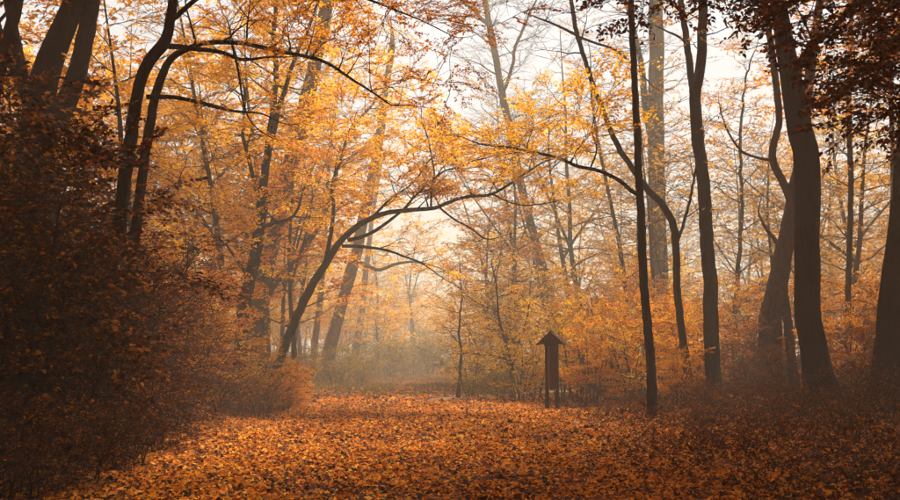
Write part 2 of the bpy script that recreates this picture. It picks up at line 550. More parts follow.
def build_path():
    # pale trodden earth showing beyond the leaf carpet, where the path bends out of sight
    ys = np.linspace(31.0, 90, 140)
    V, Q = [], []
    for k, y in enumerate(ys):
        c = float(path_x(y)); w = 0.8 + 0.12 * math.sin(y * 1.3)
        tx = (float(path_x(y + 0.2)) - c) / 0.2
        nrm = np.array([1.0, -tx]); nrm /= np.linalg.norm(nrm)
        for s in (-1, -0.4, 0.4, 1):
            x = c + nrm[0] * w * s; yy = y + nrm[1] * w * s
            V.append((x, yy, gz1(x, yy) + 0.03 - 0.05 * (abs(s) > 0.9)))
        if k:
            b = (k - 1) * 4
            for j in range(3):
                Q.append((b + j, b + j + 1, b + j + 5, b + j + 4))
    m = simple_noise_mat('trodden_earth', (0.20, 0.15, 0.11), (0.36, 0.28, 0.21), 3.0)
    tag(link('path', mesh_from('path', V, Q, m, True)), 'pale bare earth path bending away beyond the leaf carpet', 'path', kind='structure')


build_path()


def build_litter():
    rng = np.random.default_rng(3)
    Ps, Ls = [], []
    for (y0, y1, xw0, xw1, dens, ls) in ((3.0, 16, 7, 12, 720, 0.054), (16, 29, 12, 15, 390, 0.062), (29, 42, 14, 14, 90, 0.11)):
        area = (y1 - y0) * (xw0 + xw1)
        n = int(area * dens)
        y = rng.uniform(y0, y1, n)
        hw = np.interp(y, [y0, y1], [xw0, xw1])
        x = rng.uniform(-1, 1, n) * hw
        off = np.abs(x - path_x(y))
        edge = np.where(x > path_x(y), np.interp(off, [0, 3.4, 6, 14], [1.0, 1.0, 0.45, 0.3]), np.interp(off, [0, 3.6, 7, 14], [1.0, 1.0, 0.55, 0.35]))
        patch = 0.66 + 0.3 * np.sin(x * 1.3 + 1.1 * np.sin(y * 0.6)) * np.sin(y * 0.9 + 1.7 * np.sin(x * 0.5)) + 0.25 * np.sin(x * 4.1 + 2.0 * np.sin(y * 1.9)) * np.sin(y * 3.3 + 1.4 * np.sin(x * 2.3))
        keep = rng.uniform(size=n) < edge * patch * np.where(y > 35.5, 0.5, 1.0)
        keep &= ~((y > 32.6) & (off < 0.95))
        x, y = x[keep], y[keep]
        Ps.append(np.stack([x, y, gz(x, y) + 0.006 + np.abs(rng.normal(0, 0.022, len(x)))], 1))
        Ls.append(ls * np.exp(rng.normal(0, 0.32, len(x))))
    P = np.concatenate(Ps); L = np.concatenate(Ls); n = len(P)
    a = rng.uniform(0, 6.283, n)
    D = np.stack([np.cos(a), np.sin(a), rng.normal(0, 0.28, n)], 1)
    N = np.stack([rng.normal(0, 0.5, n), rng.normal(0, 0.5, n), np.ones(n)], 1)
    fold = rng.uniform(-0.6, 0.65, n)[:, None]
    V, T = leaf_quads(P - D * (L * 0.5)[:, None] + np.array([0, 0, 0.012]), D, N, L, L * rng.uniform(0.55, 0.9, n), fold)
    tag(link('leaf_litter', mesh_from('leaf_litter', V, T, LITTER)), 'carpet of fallen orange and rust leaves covering the path', 'leaves', kind='stuff')
    tw = Tubes(); m = 260
    y = rng.uniform(7, 28, m); x = path_x(y) + rng.normal(0, 4.5, m); a = rng.uniform(0, 6.283, m)
    place_sprays(tw, None, 'bare', np.stack([x, y, gz(x, y) + 0.05], 1), np.stack([np.cos(a), np.sin(a), 0 * a], 1), rng.uniform(0.25, 0.8, m), rng, 0.2)
    t = link('fallen_twigs', tw.mesh('fallen_twigs', TWIG), bpy.data.objects['leaf_litter'])
    t['kind'] = 'stuff'


build_litter()


# ------------------------------------------------------------------ trees traced from the photograph
def hero_tree(name, label, depth, stems, bark=None, leaf=None, kind='full', base=None, top=None, seed=0, extras=(), cat='tree', group=None, twig=None, wf=1.0):
    """stems: list of dict(p=[(px, py, width_px)...], dz=depth change along the stem, ram=dict or None); the first is the trunk"""
    rng = np.random.default_rng(1000 + seed)
    bark = bark or BARK_DARK; twig = twig or TWIG
    first = stems[0]['p'][0]
    b = at(first[0], first[1], depth)
    g = gz1(b[0], b[1])
    root = link(name, None, loc=(b[0], b[1], g))
    tag(root, label, cat, group)
    org = np.array([b[0], b[1], g])
    tw, lv = Tubes(), Leaves()
    for si, st in enumerate(stems):
        pts = st['p']; n = len(pts)
        d0 = depth + st.get('d0', 0.0); dz = st.get('dz', 0.0)
        lens = np.r_[0, np.cumsum([math.hypot(pts[i + 1][0] - pts[i][0], pts[i + 1][1] - pts[i][1]) for i in range(n - 1)])]
        lens = lens / lens[-1]
        P = np.array([at(p[0], p[1], d0 + dz * lens[i]) for i, p in enumerate(pts)])
        W = np.array([p[2] * 0.45 * wf * (d0 + dz * lens[i]) / F_PX for i, p in enumerate(pts)])
        if st.get('ground'):
            gg = gz1(P[0][0], P[0][1])
            P[0][2] = min(P[0][2], gg) - 0.12
        if st.get('grow'):            # the stem goes on above the picture
            hgt = st['grow']
            ext = wander(P[-1], (P[-1] - P[-2]) / np.linalg.norm(P[-1] - P[-2]) + np.array([0, 0, 0.6]), hgt, 6, rng, 0.10, 0.05)[1:]
            P = np.vstack([P, ext]); W = np.r_[W, np.linspace(W[-1] * 0.85, 0.012, 5)]
        else:                         # the tip thins out into a twig
            ext = wander(P[-1], (P[-1] - P[-2]) / np.linalg.norm(P[-1] - P[-2]), 0.5 + 22 * W[-1], 5, rng, 0.16, 0.03)[1:]
            P = np.vstack([P, ext]); W = np.r_[W, np.linspace(W[-1] * 0.75, 0.003, 4)]
        w0 = W.max()
        PP, WW = resample(P, W, max(0.12, w0 * 0.9))
        if len(PP) > 3 and w0 > 0.05:
            PP[1:-1] += rng.normal(0, 0.004 + w0 * 0.022, (len(PP) - 2, 3)) * np.array([1, 1, 0.2])
        if len(PP) > 8 and w0 < 0.14:
            nk = max(3, int(len(PP) * max(0.12, w0 * 0.9) / 0.45))
            kx = np.linspace(0, 1, nk); px_ = np.linspace(0, 1, len(PP))
            kn = rng.normal(0, 0.016 + 0.12 * w0, (nk, 3)); kn[0] = kn[-1] = 0
            PP = PP + np.stack([np.interp(px_, kx, kn[:, c]) for c in range(3)], 1)
        k = 26 if w0 > 0.2 else (10 if w0 > 0.07 else 6)
        tb = Tubes(); tb.add(PP, WW, k, 0.034 if w0 > 0.2 else (0.022 if w0 > 0.05 else 0.0), 0.36 if st.get('ground') else 0.0)
        pn = 'trunk' if si == 0 or st.get('ground') else 'limb'
        stem = link(pn, tb.mesh(pn, bark, org), root)
        if st.get('canopy'):          # unseen crown top above the picture, broadened to shade the near air
            cb = []
            i0 = int(len(PP) * (1 - st['canopy']))
            ramify(PP[i0:], WW[i0:], tw, lv, rng, 'canopy', t0=0.0, per_m=2.4, L1=5.6, rise=0.5, sub=5, L2=1.8,
                   spray_scale=(0.9, 1.4), spray_gap=0.5, taper=0.45, sink=cb, twigs=False)
            for b_ in cb:
                link('branch', b_.mesh('branch', twig, org), stem)
        if st.get('ram') is not None:
            bl = []
            ramify(PP, WW, tw, lv, rng, st.get('kind', kind), sink=bl, **st['ram'])
            for b_ in bl:
                link('branch', b_.mesh('branch', twig, org), stem)
    if tw.n:
        link('branches', tw.mesh('branches', twig, org), root)
    if lv.n:
        link('crown', lv.mesh('crown', leaf or GOLD, org), root)
    return root


R = dict
# --- left side
hero_tree('leaning_tree', 'thick dark twin-stemmed trunk leaning right behind the tall bush, top corner', 21, [
    R(p=[(22, 420, 46), (28, 330, 42), (32, 230, 38), (36, 130, 34), (44, 80, 30), (58, 40, 26), (72, 8, 24), (82, -30, 22)], ground=1, grow=8, canopy=0.32, ram=R(t0=0.62, per_m=1.4, L1=2.6, sub=4)),
    R(p=[(42, 150, 22), (62, 112, 22), (75, 80, 21), (84, 40, 20), (92, 0, 18), (96, -30, 16)], grow=4, dz=-1.0, ram=R(t0=0.55, per_m=1.6, L1=2.4, sub=4)),
], leaf=ORANGE, kind='half', seed=1)
hero_tree('slim_tree', 'slim dark trunk cut by the picture edge behind the tall bush', 19, [
    R(p=[(-60, 430, 20), (-45, 330, 18), (-22, 200, 17), (-5, 90, 15), (8, 40, 14), (18, 0, 13), (26, -30, 12)], ground=1, grow=8, canopy=0.4, ram=R(t0=0.5, per_m=1.6, L1=2.2, sub=4)),
], leaf=RUST, kind='full', seed=2)

hero_tree('twin_stemmed_tree', 'black twin-stemmed tree whose long limb arches right over the clearing', 15, [
    R(p=[(103, 455, 22), (110, 370, 18), (117, 270, 16), (122, 205, 15), (130, 145, 15), (139, 85, 14), (150, 60, 14), (163, 46, 14), (168, 30, 12), (173, 0, 11), (177, -30, 10)], ground=1, grow=9, canopy=0.48, dz=-0.3, ram=R(t0=0.55, per_m=2.2, L1=1.6, sub=4, L2=0.7)),
    R(p=[(116, 455, 18), (127, 350, 13), (134, 250, 12), (140, 195, 11), (147, 140, 11), (157, 90, 10), (170, 60, 8), (188, 49, 6), (204, 43, 6), (240, 43, 5.5), (278, 51, 5), (320, 60, 4), (347, 76, 3.2), (370, 91, 2.4), (392, 105, 1.6)],
      ground=1, d0=0.4, dz=0.3, ram=R(t0=0.62, per_m=3.2, L1=1.1, sub=4, L2=0.5, rise=0.9, spray_scale=(0.4, 0.75), taper=0.2)),
    R(p=[(168, 46, 7), (190, 47, 6), (215, 51, 5), (240, 59, 4), (264, 57, 2.5)], dz=-0.4, ram=R(t0=0.35, per_m=2.4, L1=0.8, sub=3, L2=0.4, rise=0.6, spray_scale=(0.35, 0.6))),
    R(p=[(146, 97, 6), (175, 97, 5), (205, 103, 4.2), (232, 110, 3.4), (256, 112, 2.2)], dz=0.5, ram=R(t0=0.2, per_m=1.2, L1=0.7, sub=2, L2=0.4, rise=0.0, spray_scale=(0.35, 0.6), keep_leaf=0.5)),
    R(p=[(172, 20, 6), (210, -8, 5), (270, -14, 4), (330, -8, 3.4), (380, 4, 2.6), (420, 20, 1.6), (452, 34, 1)], dz=-0.4, ram=R(t0=0.25, per_m=4.2, L1=1.0, sub=5, L2=0.5, rise=0.15, spray_scale=(0.4, 0.75), taper=0.1)),
    R(p=[(232, 44, 3), (238, 75, 2.6), (241, 95, 2.4), (250, 118, 1.8), (268, 135, 1.2)], dz=0.5, ram=R(t0=0.2, per_m=2, L1=0.7, sub=3, L2=0.4, rise=0.0, spray_scale=(0.35, 0.6))),
], leaf=ORANGE, kind='near', seed=3)

hero_tree('forked_tree', 'dark slender tree with several upright forks beside the arching tree', 27, [
    R(p=[(240, 408, 19), (240, 372, 15), (242, 335, 14), (244, 302, 14), (250, 280, 14), (257, 245, 13), (262, 205, 12), (264, 180, 9), (268, 150, 8), (273, 112, 7), (276, 70, 6), (274, 25, 5), (280, -30, 4)], ground=1, grow=6, canopy=0.25, dz=0.5, ram=R(t0=0.42, per_m=2.6, L1=2.0, sub=4)),
    R(p=[(263, 185, 8), (272, 135, 6), (284, 95, 5), (294, 62, 4.5), (308, 28, 4), (320, -5, 3)], dz=-1.6, grow=2, ram=R(t0=0.2, per_m=2.6, L1=1.7, sub=4)),
    R(p=[(260, 205, 6), (252, 172, 5), (243, 135, 4), (244, 100, 3.4), (238, 60, 3), (228, 20, 2)], dz=1.2, ram=R(t0=0.2, per_m=2.2, L1=1.6, sub=4)),
    R(p=[(250, 282, 4), (238, 262, 3.4), (226, 246, 3), (215, 238, 2)], dz=-0.8, ram=R(t0=0.1, per_m=2.2, L1=1.2, sub=3)),
    R(p=[(260, 228, 5), (272, 224, 4), (288, 220, 4), (298, 208, 3), (304, 190, 2)], dz=-0.8, ram=R(t0=0.1, per_m=2.2, L1=1.2, sub=3)),
], leaf=GOLD, kind='full', seed=4)

hero_tree('stout_tree', 'stout brown trunk half faded by mist directly behind the slender forked tree', 38, [
    R(p=[(263, 398, 22), (262, 345, 18), (261, 310, 18), (263, 285, 18), (272, 245, 16), (283, 195, 17), (297, 140, 18), (308, 95, 17), (319, 45, 15), (328, 0, 15), (336, -40, 13)], ground=1, grow=4, ram=R(t0=0.5, per_m=2.0, L1=3.0, sub=5)),
    R(p=[(264, 300, 10), (274, 284, 9), (288, 268, 9), (304, 248, 8), (319, 223, 7.5), (330, 200, 6), (338, 165, 5), (352, 130, 4), (372, 105, 2.5)], dz=1.0, ram=R(t0=0.45, per_m=2.6, L1=2.2, sub=4)),
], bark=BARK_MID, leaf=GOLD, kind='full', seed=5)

hero_tree('arching_tree', 'dark slanting tree arching right over the path with golden leaves', 28, [
    R(p=[(268, 404, 14), (277, 368, 12), (289, 335, 11.5), (300, 310, 11), (312, 286, 10.8), (325, 265, 10.2), (339, 243, 9), (355, 228, 8.5), (370, 219, 7.5), (386, 213, 6.5), (410, 210, 6), (435, 208, 5.2), (449, 202, 4.6), (466, 197, 4.2), (492, 194, 3.6), (514, 181, 3.2), (540, 164, 2.4), (560, 156, 1.6)],
      ground=1, dz=-1.6, ram=R(t0=0.55, per_m=2.2, L1=1.5, sub=4, L2=0.7, rise=0.7, taper=0.3, spray_scale=(0.45, 0.8))),
    R(p=[(325, 266, 6), (330, 240, 5.5), (334, 212, 5), (333, 185, 4), (340, 160, 3), (350, 130, 2)], dz=0.8, ram=R(t0=0.3, per_m=3, L1=1.6, sub=4)),
    R(p=[(342, 246, 5), (362, 247, 4.5), (384, 250, 3.6), (408, 257, 2.8), (426, 266, 2.2), (446, 280, 1.2)], d0=-0.3, dz=1.4, ram=R(t0=0.25, per_m=2.6, L1=1.0, sub=3, L2=0.5, rise=0.3, spray_scale=(0.4, 0.7))),
    R(p=[(348, 240, 5.5), (362, 238, 5), (378, 230, 4.6), (392, 219, 4), (404, 209, 3.2), (418, 192, 2.6), (436, 176, 1.8)], d0=-0.4, dz=-1.2, ram=R(t0=0.4, per_m=2.6, L1=1.4, sub=4, L2=0.6, rise=0.5)),
    R(p=[(370, 220, 4), (384, 205, 3.6), (396, 196, 3.2), (415, 180, 2.6), (430, 160, 2)], d0=-0.6, dz=0.9, ram=R(t0=0.1, per_m=3.2, L1=1.5, sub=4, L2=0.7)),
    R(p=[(431, 208, 3.4), (432, 190, 3), (433, 168, 2.6), (428, 142, 2.2), (422, 120, 1.4)], d0=-1.1, dz=0.4, ram=R(t0=0.35, per_m=2.6, L1=1.3, sub=4, L2=0.6)),
    R(p=[(432, 185, 2.6), (442, 172, 2.4), (458, 166, 2.2), (480, 160, 2), (504, 150, 1.4), (530, 132, 1)], d0=-1.1, dz=0.9, ram=R(t0=0.1, per_m=3, L1=1.2, sub=4, L2=0.6)),
    R(p=[(440, 208, 2.8), (454, 219, 2.6), (468, 227, 2.2), (484, 238, 2), (500, 237, 1.2)], d0=-1.1, dz=0.5, ram=R(t0=0.2, per_m=1.2, L1=0.7, sub=2, L2=0.4, spray_scale=(0.4, 0.6), keep_leaf=0.3)),
    R(p=[(493, 194, 2.4), (506, 201, 2.2), (522, 205, 2), (545, 203, 1.6), (566, 198, 1)], d0=-1.4, dz=-0.5, ram=R(t0=0.1, per_m=2.6, L1=1.0, sub=4, L2=0.5, rise=0.4, spray_scale=(0.4, 0.7))),
], leaf=GOLD, kind='full', wf=0.84, seed=6)

hero_tree('misty_leaning_tree', 'hazy thick trunk leaning right at the far edge of the clearing', 50, [
    R(p=[(321, 388, 22), (325, 372, 18), (332, 340, 16), (340, 310, 15.5), (350, 275, 15), (357, 250, 14), (366, 205, 14), (378, 150, 12), (384, 100, 10), (392, 50, 8)], ground=1, grow=2, ram=R(t0=0.45, per_m=1.8, L1=3.0, sub=5)),
    R(p=[(352, 262, 7), (364, 264, 6), (378, 270, 5), (396, 264, 4), (416, 262, 3), (440, 268, 1.6)], dz=1.5, ram=R(t0=0.3, per_m=1.6, L1=1.6, sub=3, keep_leaf=0.5)),
], bark=BARK_MISTED, twig=BARK_MID, leaf=GOLD, kind='half', wf=0.85, seed=7)
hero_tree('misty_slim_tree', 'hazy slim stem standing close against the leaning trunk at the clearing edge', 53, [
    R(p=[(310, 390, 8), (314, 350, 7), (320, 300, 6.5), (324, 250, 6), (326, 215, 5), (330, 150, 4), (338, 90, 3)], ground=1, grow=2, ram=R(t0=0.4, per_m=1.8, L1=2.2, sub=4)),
], bark=BARK_MISTED, twig=BARK_MID, leaf=GOLD, kind='half', seed=8)
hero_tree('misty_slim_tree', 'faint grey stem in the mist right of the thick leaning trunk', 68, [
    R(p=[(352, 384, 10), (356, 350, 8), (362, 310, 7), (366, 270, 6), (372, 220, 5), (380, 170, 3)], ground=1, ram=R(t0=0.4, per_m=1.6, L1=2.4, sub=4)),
], bark=BARK_MISTED, twig=BARK_MID, leaf=GOLD, kind='half', seed=9)

# --- centre
hero_tree('bare_pale_tree', 'tall pale bare tree leaning left against the white sky', 50, [
    R(p=[(572, 396, 17), (567, 368, 13), (558, 325, 12), (548, 288, 11.5), (535, 240, 11), (522, 190, 10.5), (511, 135, 10), (500, 82, 9), (491, 32, 8), (483, -10, 7), (478, -40, 6)], ground=1, grow=4, ram=R(t0=0.42, per_m=1.7, L1=4.4, sub=6, L2=1.5, rise=0.9, spray_scale=(0.9, 1.5), spray_gap=0.6)),
    R(p=[(489, 26, 5), (474, 10, 4), (462, 0, 3.4), (446, -12, 2.4)], dz=1, ram=R(t0=0.1, per_m=1.8, L1=2.2, sub=5, rise=0.6)),
    R(p=[(503, 92, 5), (512, 66, 4.4), (516, 45, 4), (528, 18, 3), (540, -10, 2)], dz=-1, ram=R(t0=0.1, per_m=1.8, L1=2.6, sub=5, rise=0.6)),
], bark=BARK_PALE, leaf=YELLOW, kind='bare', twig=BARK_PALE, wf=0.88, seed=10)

# --- right side
hero_tree('thin_dark_tree', 'thin straight dark tree right of the wooden post with a long branch reaching left', 22, [
    R(p=[(651, 422, 14), (652, 400, 11), (651, 370, 10.5), (648, 330, 10), (644, 280, 9.5), (641, 220, 9), (639, 180, 8.5), (637, 130, 8), (634, 70, 7.5), (631, 10, 7), (630, -40, 6)], ground=1, grow=3.5, ram=R(t0=0.62, per_m=1.6, L1=1.3, sub=3, keep_leaf=0.35)),
    R(p=[(640, 196, 5.5), (630, 190, 5), (620, 181, 4.6), (600, 171, 4.2), (578, 166, 3.8), (558, 157, 3.4), (536, 152, 3), (506, 147, 2.4), (480, 144, 1.8), (462, 138, 1.2)], dz=0.8, ram=R(t0=0.3, per_m=4.2, L1=1.0, sub=4, L2=0.5, rise=0.15, spray_scale=(0.4, 0.75), taper=0.2)),
    R(p=[(590, 169, 2.4), (596, 150, 2), (592, 128, 1.6), (598, 105, 1)], d0=0.4, dz=0.5, ram=R(t0=0.1, per_m=3.2, L1=1.0, sub=4, L2=0.5)),
], leaf=GOLD, kind='full', seed=11)
hero_tree('bowed_tree', 'dark bowed tree crossing behind the thin straight one and leaning to the sky gap', 27, [
    R(p=[(692, 408, 14), (687, 368, 11), (681, 325, 10), (677, 285, 10), (676, 250, 10), (672, 222, 10), (661, 203, 9), (648, 190, 8.5), (632, 168, 8), (616, 142, 7.5), (601, 106, 7), (588, 70, 6.5), (576, 28, 6), (568, -20, 5)], ground=1, grow=3, ram=R(t0=0.66, per_m=1.6, L1=1.6, sub=3, keep_leaf=0.3)),
    R(p=[(676, 245, 4.5), (686, 215, 4), (692, 185, 3.4), (700, 150, 2.4)], dz=0.8, ram=R(t0=0.2, per_m=2, L1=1.4, sub=3, keep_leaf=0.5)),
    R(p=[(578, 36, 4), (562, 28, 3.4), (548, 22, 3), (536, 18, 2)], dz=-0.8, ram=R(t0=0.2, per_m=2, L1=1.0, sub=3, keep_leaf=0.1)),
    R(p=[(579, 37, 4), (598, 44, 3.6), (618, 52, 3.2), (634, 64, 2.4), (650, 84, 1.4)], dz=1.0, ram=R(t0=0.2, per_m=2, L1=1.2, sub=3, keep_leaf=0.2)),
], leaf=ORANGE, kind='sparse', wf=0.85, seed=12)
hero_tree('pale_thick_tree', 'thick pale grey trunk faded by mist between the thin dark trunks', 46, [
    R(p=[(662, 398, 24), (661, 340, 19), (660, 280, 18), (657, 200, 18), (656, 140, 18), (656, 80, 17), (656, 20, 16), (655, -40, 15)], ground=1, grow=5, ram=R(t0=0.45, per_m=1.5, L1=3.4, sub=5, L2=1.1)),
    R(p=[(655, 150, 9), (646, 110, 8), (642, 70, 7), (634, 30, 5), (622, -10, 4)], dz=1.5, ram=R(t0=0.3, per_m=1.6, L1=2.6, sub=4)),
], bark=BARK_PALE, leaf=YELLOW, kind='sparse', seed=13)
hero_tree('narrow_forked_tree', 'dark straight trunk forking into a narrow vee high above the thicket', 28, [
    R(p=[(715, 406, 22), (713, 375, 17), (712, 330, 16), (710, 285, 15), (706, 225, 14.5), (703, 180, 14), (698, 140, 14), (695, 100, 12), (700, 70, 11), (702, 40, 10.5), (703, 0, 10), (704, -40, 9)], ground=1, grow=5, ram=R(t0=0.5, per_m=1.3, L1=2.0, sub=3, keep_leaf=0.5)),
    R(p=[(696, 118, 9), (692, 88, 8), (688, 55, 7.5), (684, 20, 7), (681, -30, 6)], dz=0.6, grow=3, ram=R(t0=0.4, per_m=1.3, L1=1.5, sub=3, keep_leaf=0.4)),
    R(p=[(687, 44, 3), (679, 37, 2.8), (668, 32, 2)], dz=-0.6, ram=R(t0=0.4, per_m=1.5, L1=0.8, sub=2, keep_leaf=0.2)),
], leaf=YELLOW, kind='half', seed=14)
hero_tree('big_dark_tree', 'biggest blackest trunk with a flared foot, swaying left as it rises', 25, [
    R(p=[(832, 414, 44), (822, 390, 36), (815, 358, 32), (809, 320, 30), (807, 280, 29), (807, 225, 28), (808, 182, 28), (804, 150, 29), (797, 112, 28), (789, 66, 24), (781, 22, 20), (776, -30, 18)], ground=1, grow=9, canopy=0.3, ram=R(t0=0.56, per_m=2.0, L1=4.0, sub=5, L2=1.2, bias=(0.3, -0.6, 0))),
    R(p=[(797, 75, 10), (806, 56, 8), (816, 40, 7), (830, 30, 6), (846, 12, 5), (862, -10, 4)], dz=-2.0, grow=2, ram=R(t0=0.2, per_m=2.4, L1=1.8, sub=4)),
], leaf=RUST, kind='full', wf=0.94, seed=15)
hero_tree('crooked_tree', 'reddish crooked double trunk standing just behind the biggest black trunk', 30, [
    R(p=[(770, 402, 34), (769, 372, 29), (769, 336, 28), (773, 305, 26), (780, 270, 23), (788, 235, 21), (794, 200, 20), (798, 170, 14), (803, 140, 13), (806, 100, 13), (813, 50, 12), (820, 0, 10), (824, -40, 9)], ground=1, grow=3, ram=R(t0=0.6, per_m=1.2, L1=2.0, sub=4)),
    R(p=[(793, 205, 11), (783, 182, 10), (774, 164, 10), (773, 148, 9.5), (779, 122, 9), (777, 92, 9), (771, 45, 8), (764, 0, 7), (760, -30, 6)], dz=-1.2, grow=3, ram=R(t0=0.5, per_m=1.4, L1=1.8, sub=4)),
    R(p=[(797, 402, 14), (792, 362, 11), (788, 325, 11), (784, 290, 10), (783, 268, 9)], ground=1, d0=-0.5, dz=0.4),
    R(p=[(771, 160, 4), (758, 158, 4), (742, 152, 3.4), (730, 136, 3), (722, 118, 2)], dz=0.8, d0=-0.6, ram=R(t0=0.2, per_m=2, L1=1.3, sub=3)),
], bark=BARK_MID, leaf=ORANGE, kind='half', wf=0.88, seed=16)
hero_tree('edge_tree', 'broad dark trunk at the picture edge right of the biggest black trunk', 23, [
    R(p=[(884, 416, 38), (887, 370, 34), (891, 320, 33), (897, 270, 32), (902, 220, 30), (908, 150, 28), (914, 60, 26), (920, -30, 22)], ground=1, grow=9, canopy=0.38, ram=R(t0=0.5, per_m=2.0, L1=3.8, sub=5, L2=1.2, bias=(-0.5, -0.4, 0))),
], leaf=RUST, kind='full', wf=0.9, seed=17)
hero_tree('thin_tree', 'thin bare stem rising between the biggest black trunk and the edge trunk', 33, [
    R(p=[(845, 402, 9), (847, 340, 7), (849, 260, 6.5), (851, 190, 6), (849, 120, 5.5), (850, 60, 5), (853, -20, 4)], ground=1, grow=3, ram=R(t0=0.3, per_m=1.6, L1=1.8, sub=4, rise=0.5)),
], leaf=YELLOW, kind='sparse', seed=18)
hero_tree('thin_tree', 'thin stem showing above and behind the broad trunk at the edge', 37, [
    R(p=[(896, 400, 8), (895, 320, 7), (893, 230, 6), (893, 150, 5.5), (890, 80, 5), (893, 0, 4)], ground=1, grow=3, ram=R(t0=0.3, per_m=1.6, L1=1.8, sub=4, rise=0.5)),
], leaf=YELLOW, kind='sparse', seed=19)
hero_tree('thin_tree', 'thin stem close right of the narrow forked trunk', 38, [
    R(p=[(733, 398, 7), (734, 330, 5), (738, 260, 4.6), (742, 200, 4), (740, 140, 3.4), (746, 80, 2.4)], ground=1, grow=2, ram=R(t0=0.3, per_m=1.8, L1=1.8, sub=4, rise=0.5)),
], leaf=YELLOW, kind='half', seed=20)
hero_tree('thin_tree', 'thin stem left of the thin straight tree, above the thicket', 40, [
    R(p=[(630, 396, 7), (628, 330, 5), (622, 260, 4.6), (608, 190, 4), (596, 130, 3.4), (590, 80, 2)], ground=1, grow=2, ram=R(t0=0.3, per_m=2.0, L1=2.0, sub=4, rise=0.4)),
], leaf=YELLOW, kind='half', seed=21)
hero_tree('young_tree', 'young dark stem standing where the path bends out of sight', 34, [
    R(p=[(458, 402, 5), (459, 375, 3.6), (461, 350, 3), (459, 325, 2.4), (462, 300, 1.6), (460, 270, 1)], ground=1, ram=R(t0=0.3, per_m=2.6, L1=1.1, sub=3, L2=0.6)),
], bark=BARK_MID, leaf=YELLOW, kind='half', seed=22)
hero_tree('young_tree', 'young bushy tree between the path bend and the wooden post', 33, [
    R(p=[(512, 402, 6), (511, 375, 4.4), (507, 350, 3.6), (500, 325, 3), (497, 295, 2), (492, 265, 1)], ground=1, ram=R(t0=0.25, per_m=2.6, L1=1.6, sub=4, L2=0.7)),
    R(p=[(511, 372, 3), (518, 345, 2.4), (527, 318, 2), (530, 290, 1)], dz=0.8, ram=R(t0=0.25, per_m=2.6, L1=1.4, sub=4, L2=0.7)),
], bark=BARK_MID, leaf=YELLOW, kind='half', seed=23)

# --- a tree beside the photographer whose branches hang into the upper corner
def overhanging_tree():
    rng = np.random.default_rng(77)
    base = np.array([9.3, 9.5, gz1(9.3, 9.5)])
    root = link('overhanging_tree', None, loc=base)
    tag(root, 'dark red leaves and drooping branches hanging into the top corner before the black trunks', 'tree')
    P = np.array([base - [0, 0, 0.1], base + [-0.1, 0.1, 2.0], base + [0.1, 0.2, 4.5], base + [-0.1, 0.5, 7.0], base + [0.1, 0.8, 10.0], base + [0.2, 0.9, 13.0]])
    PP, WW = resample(P, np.array([0.26, 0.2, 0.17, 0.14, 0.08, 0.01]), 0.25)
    tb = Tubes(); tb.add(PP, WW, 14, 0.04, 0.5)
    tk = link('trunk', tb.mesh('trunk', BARK_DARK, base), root)
    tw, lv = Tubes(), Leaves()
    for (tgt, h) in (((880, 60, 12.5), 4.6), ((800, 20, 13.5), 5.4), ((845, 130, 14.0), 4.2), ((735, 8, 14.5), 6.2), ((600, 2, 15.0), 7.0), ((870, -60, 10.5), 6.5), ((870, 30, 14.5), 5.8), ((825, 75, 15.0), 5.2), ((890, 100, 15.5), 5.0)):
        a = base + np.array([0, 0.2, h]); e = at(*tgt)
        m = (a + e) / 2 + np.array([0, 0, 0.55])
        Q, QW = resample(np.array([a, m, e]), np.array([0.06, 0.035, 0.008]), 0.3)
        Q[1:-1] += rng.normal(0, 0.05, (len(Q) - 2, 3))
        t2 = Tubes(); t2.add(Q, QW, 7)
        lm = link('limb', t2.mesh('limb', BARK_DARK, base), root)
        bl = []
        ramify(Q, QW, tw, lv, rng, 'nearbig', t0=0.2 if tgt[0] > 700 else 0.75, per_m=3.6, L1=1.1, sub=5, L2=0.55, rise=-0.05, spray_scale=(0.5, 0.85), taper=0.2, sink=bl)
        for b_ in bl:
            link('branch', b_.mesh('branch', TWIG, base), lm)
    bl = []
    ramify(PP, WW, tw, lv, rng, 'nearbig', t0=0.5, per_m=3.0, L1=3.4, sub=5, L2=1.0, sink=bl, spray_scale=(0.7, 1.1))
    for b_ in bl:
        link('branch', b_.mesh('branch', TWIG, base), tk)
    link('crown', lv.mesh('crown', MAROON, base), root)


overhanging_tree()


